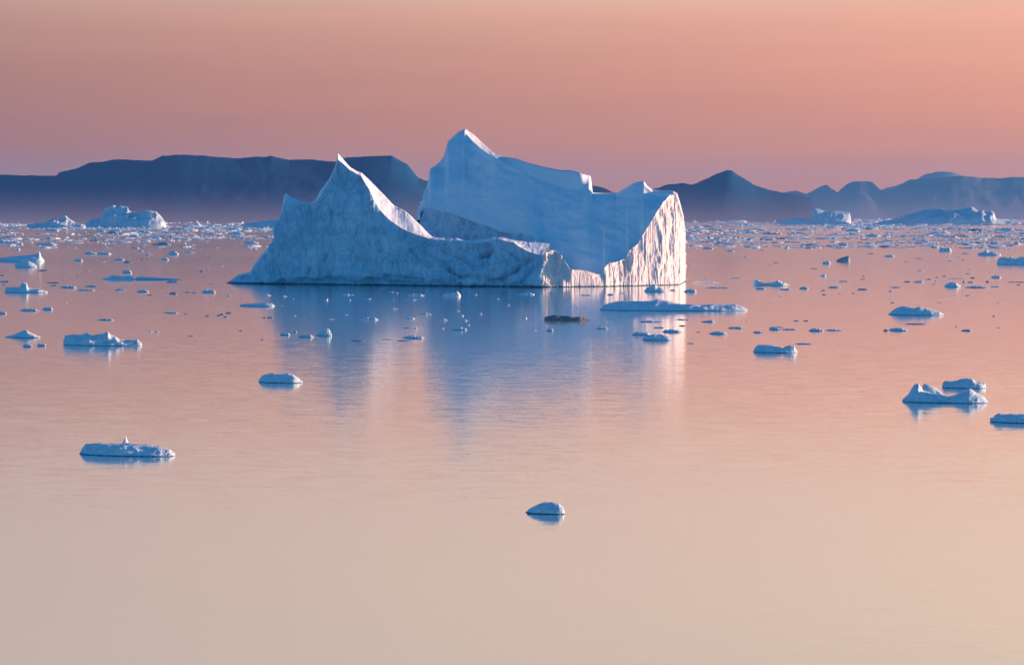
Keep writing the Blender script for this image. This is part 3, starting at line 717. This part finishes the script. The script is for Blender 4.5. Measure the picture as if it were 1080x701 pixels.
mountain('mountain_massif', 'long dark blue flat topped massif on the left horizon',
         [(-420, 224), (-300, 205), (-200, 196), (-100, 190), (-40, 186), (0, 184.5), (15, 185), (45, 185.3), (60, 185.3), (62.5, 181.5), (72, 179.5), (82, 177), (95, 172), (110, 170), (125, 168), (143, 168.5), (160, 169.5), (165, 167.5), (172, 164.3), (187, 163), (215, 164.3), (240, 166), (255, 167), (262, 166), (287, 165), (298, 167.5), (306, 169), (324, 168), (353, 171), (360, 168), (367, 166), (384, 165), (405, 164), (413, 164), (418.6, 167), (430, 174), (436, 181), (441, 187), (451, 191), (470, 199), (490, 210), (520, 222), (540, 230)],
         9800, 1800, 1.3)
mountain('mountain_ridge', 'blue mountain with one pointed summit right of the iceberg',
         [(430, 224), (470, 208), (520, 199), (560, 196), (600, 193), (624, 195.3), (634, 197.3), (647, 203), (665, 205), (680, 203), (690, 199), (700, 195.8), (709, 194.3), (717.6, 193.4), (730, 194.4), (738, 191.5), (746, 188), (755, 184), (763, 180.6), (767, 179.6), (772, 180), (776, 183), (781, 186), (788, 190.5), (795, 195), (806, 198.6), (816, 201.5), (837, 205), (855, 209), (869, 217), (885, 225), (900, 231)],
         12500, 2200, 4.1)
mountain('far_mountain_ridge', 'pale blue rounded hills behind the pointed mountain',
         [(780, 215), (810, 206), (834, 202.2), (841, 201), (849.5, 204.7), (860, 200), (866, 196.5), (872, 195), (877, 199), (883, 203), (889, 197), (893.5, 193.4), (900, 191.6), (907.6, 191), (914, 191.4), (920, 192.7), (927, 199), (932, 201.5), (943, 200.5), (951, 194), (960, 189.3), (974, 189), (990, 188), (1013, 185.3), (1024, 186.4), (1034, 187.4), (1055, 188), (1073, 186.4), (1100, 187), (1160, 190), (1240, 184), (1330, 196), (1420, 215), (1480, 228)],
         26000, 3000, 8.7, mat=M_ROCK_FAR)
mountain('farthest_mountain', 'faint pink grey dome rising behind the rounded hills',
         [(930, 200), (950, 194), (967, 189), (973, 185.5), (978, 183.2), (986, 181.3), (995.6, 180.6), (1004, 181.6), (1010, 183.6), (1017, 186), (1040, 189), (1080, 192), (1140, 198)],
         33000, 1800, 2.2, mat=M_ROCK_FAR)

# ================================================================== AIR
def vol_mat(name, color, dens, aniso=0.0):
    m, nt, ns, L = new_mat(name)
    v = N(nt, 'ShaderNodeVolumePrincipled'); v.inputs['Color'].default_value = (*color, 1)
    v.inputs['Density'].default_value = dens; v.inputs['Anisotropy'].default_value = aniso
    o = N(nt, 'ShaderNodeOutputMaterial'); L.new(v.outputs[0], o.inputs['Volume'])
    return m
def box(name, x0, x1, y0, y1, z0, z1, mat):
    V = [(x, y, z) for x in (x0, x1) for y in (y0, y1) for z in (z0, z1)]
    Fc = [(0, 1, 3, 2), (4, 6, 7, 5), (0, 4, 5, 1), (2, 3, 7, 6), (0, 2, 6, 4), (1, 5, 7, 3)]
    return mesh_obj(name, V, Fc, mat, smooth=False)
HAZE = 1.6e-5
hz = box('haze', -R_ - 50, R_ + 50, -3050, R_ + 50, -9.0, 900, vol_mat('evening_air', (.17, .52, .95), HAZE))
tag(hz, 'thin evening haze over the bay', kind='stuff')
# low mist bank lying on the water before the mountains, wedge shaped in section
def outward(o):
    import bmesh
    b = bmesh.new(); b.from_mesh(o.data); bmesh.ops.recalc_face_normals(b, faces=b.faces); b.to_mesh(o.data); b.free()
outward(hz)
x0, x1 = -9000, 9000
lv = [i / 9 for i in range(9)]
ring = [(8550 - 1150 * (1 - t) ** 2.2, .4 + 185 * t) for t in lv] + [(8550, 185.4)] + [(8550 + 1150 * (1 - t) ** 2.2, .4 + 185 * t) for t in reversed(lv)]
nr = len(ring)
V = [(x, y, z) for x in (x0, x1) for (y, z) in ring]
Fc = [tuple(range(nr)), tuple(range(2 * nr - 1, nr - 1, -1))] + [(k, (k + 1) % nr, nr + (k + 1) % nr, nr + k) for k in range(nr)]
mb = mesh_obj('mist_bank', V, Fc, vol_mat('sea_mist', (.93, .80, .88), 1.3e-4), smooth=False)
outward(mb)
tag(mb, 'low pinkish mist lying at the foot of the mountains', kind='stuff')

# ================================================================== LIGHT
sl = bpy.data.lights.new('sun', 'SUN'); sl.energy = 4.6; sl.angle = math.radians(.53); sl.color = (1.0, .55, .36)
so = bpy.data.objects.new('sun', sl); COL.objects.link(so)
from mathutils import Vector
sd = Vector((SUN_AZ[0], SUN_AZ[1], 0)).normalized() * math.cos(SUN_EL) + Vector((0, 0, math.sin(SUN_EL)))
so.rotation_euler = sd.to_track_quat('Z', 'Y').to_euler()
so.location = (3000, -300, 400)

w = bpy.data.worlds.new('World'); SC.world = w; w.use_nodes = True
nt = w.node_tree; nt.nodes.clear(); L = nt.links
tc = N(nt, 'ShaderNodeTexCoord')
sep = N(nt, 'ShaderNodeSeparateXYZ'); L.new(tc.outputs['Generated'], sep.inputs[0])
# elevation as sin(el); 0..0.5 mapped on the ramp
el = math_n(nt, 'DIVIDE', sep.outputs[2], .5, clamp=True)
lin = lambda r, g, b: tuple(((c / 255 + .055) / 1.055) ** 2.4 if c > 10 else c / 255 / 12.92 for c in (r, g, b))
e = lambda deg: math.sin(math.radians(deg)) / .5
ln = lambda r, g, b, k=1.0: tuple(k * c for c in lin(r, g, b))
left = ramp(nt, el, [(0, lin(169, 95, 66)), (e(1.6), lin(171, 100, 72)), (e(4.3), lin(184, 128, 106)), (e(5.7), lin(194, 145, 124)), (e(7.2), lin(209, 181, 170)), (e(13), lin(204, 181, 168)), (e(20), lin(150, 170, 190)), (e(29.5), lin(70, 125, 185))], 'LINEAR')
right = ramp(nt, el, [(0, lin(226, 133, 86)), (e(1.6), lin(230, 139, 90)), (e(4.3), ln(246, 166, 130, 1.02)), (e(5.7), ln(252, 182, 148, 1.06)), (e(7.2), ln(248, 209, 182, 1.0)), (e(13), lin(233, 203, 176)), (e(20), lin(170, 180, 190)), (e(29.5), lin(75, 130, 188))], 'LINEAR')
# azimuth: left of view to right of view
az = math_n(nt, 'DIVIDE', sep.outputs[0], math_n(nt, 'MAXIMUM', math_n(nt, 'ABSOLUTE', sep.outputs[1]), .2))
azf = math_n(nt, 'MULTIPLY_ADD', az, 1.75, .5, clamp=True)
warm = mixc(nt, azf, left, right)
# faint uneven veils of high cloud
mpv = N(nt, 'ShaderNodeMapping'); mpv.inputs['Scale'].default_value = (1.2, 1.2, 26); L.new(tc.outputs['Generated'], mpv.inputs[0])
nv = N(nt, 'ShaderNodeTexNoise', _Scale=2.0, _Detail=4.0); L.new(mpv.outputs[0], nv.inputs['Vector'])
warm = mixc(nt, 1.0, warm, ramp(nt, nv.outputs[0], [(.3, (.94, .93, .95)), (.7, (1.05, 1.045, 1.02))]), 'MULTIPLY')
sky = N(nt, 'ShaderNodeTexSky'); sky.sky_type = 'NISHITA'; sky.sun_disc = False
sky.sun_elevation = SUN_EL; sky.sun_rotation = math.atan2(SUN_AZ[0], SUN_AZ[1])
sky.ozone_density = 4.0; sky.air_density = 1.2; sky.dust_density = .3
nish = mixc(nt, 1.0, sky.outputs[0], (.10 * 1.15, .10 * 3.3, .10 * 4.1), 'MULTIPLY')
# the warm belt lies on the horizon ahead; overhead and behind is the clear blue dome
up = math_n(nt, 'SMOOTH_MIN', 1.0, math_n(nt, 'DIVIDE', math_n(nt, 'SUBTRACT', sep.outputs[2], .30), .25, clamp=True), .01)
back = math_n(nt, 'DIVIDE', math_n(nt, 'SUBTRACT', .45, sep.outputs[1]), .5, clamp=True)
fac = math_n(nt, 'MAXIMUM', up, back)
col = mixc(nt, fac, warm, nish)
bg = N(nt, 'ShaderNodeBackground', _Strength=.44); L.new(col, bg.inputs[0])
wo = N(nt, 'ShaderNodeOutputWorld'); L.new(bg.outputs[0], wo.inputs[0])

SC.view_settings.view_transform = 'Standard'; SC.view_settings.look = 'None'
SC.view_settings.exposure = 1.2; SC.view_settings.gamma = 1; SC.view_settings.use_curve_mapping = False
SC.render.engine = 'CYCLES'
SC.cycles.max_bounces = 6; SC.cycles.diffuse_bounces = 3; SC.cycles.glossy_bounces = 3; SC.cycles.volume_bounces = 1
SC.cycles.caustics_reflective = True
SC.cycles.use_denoising = True
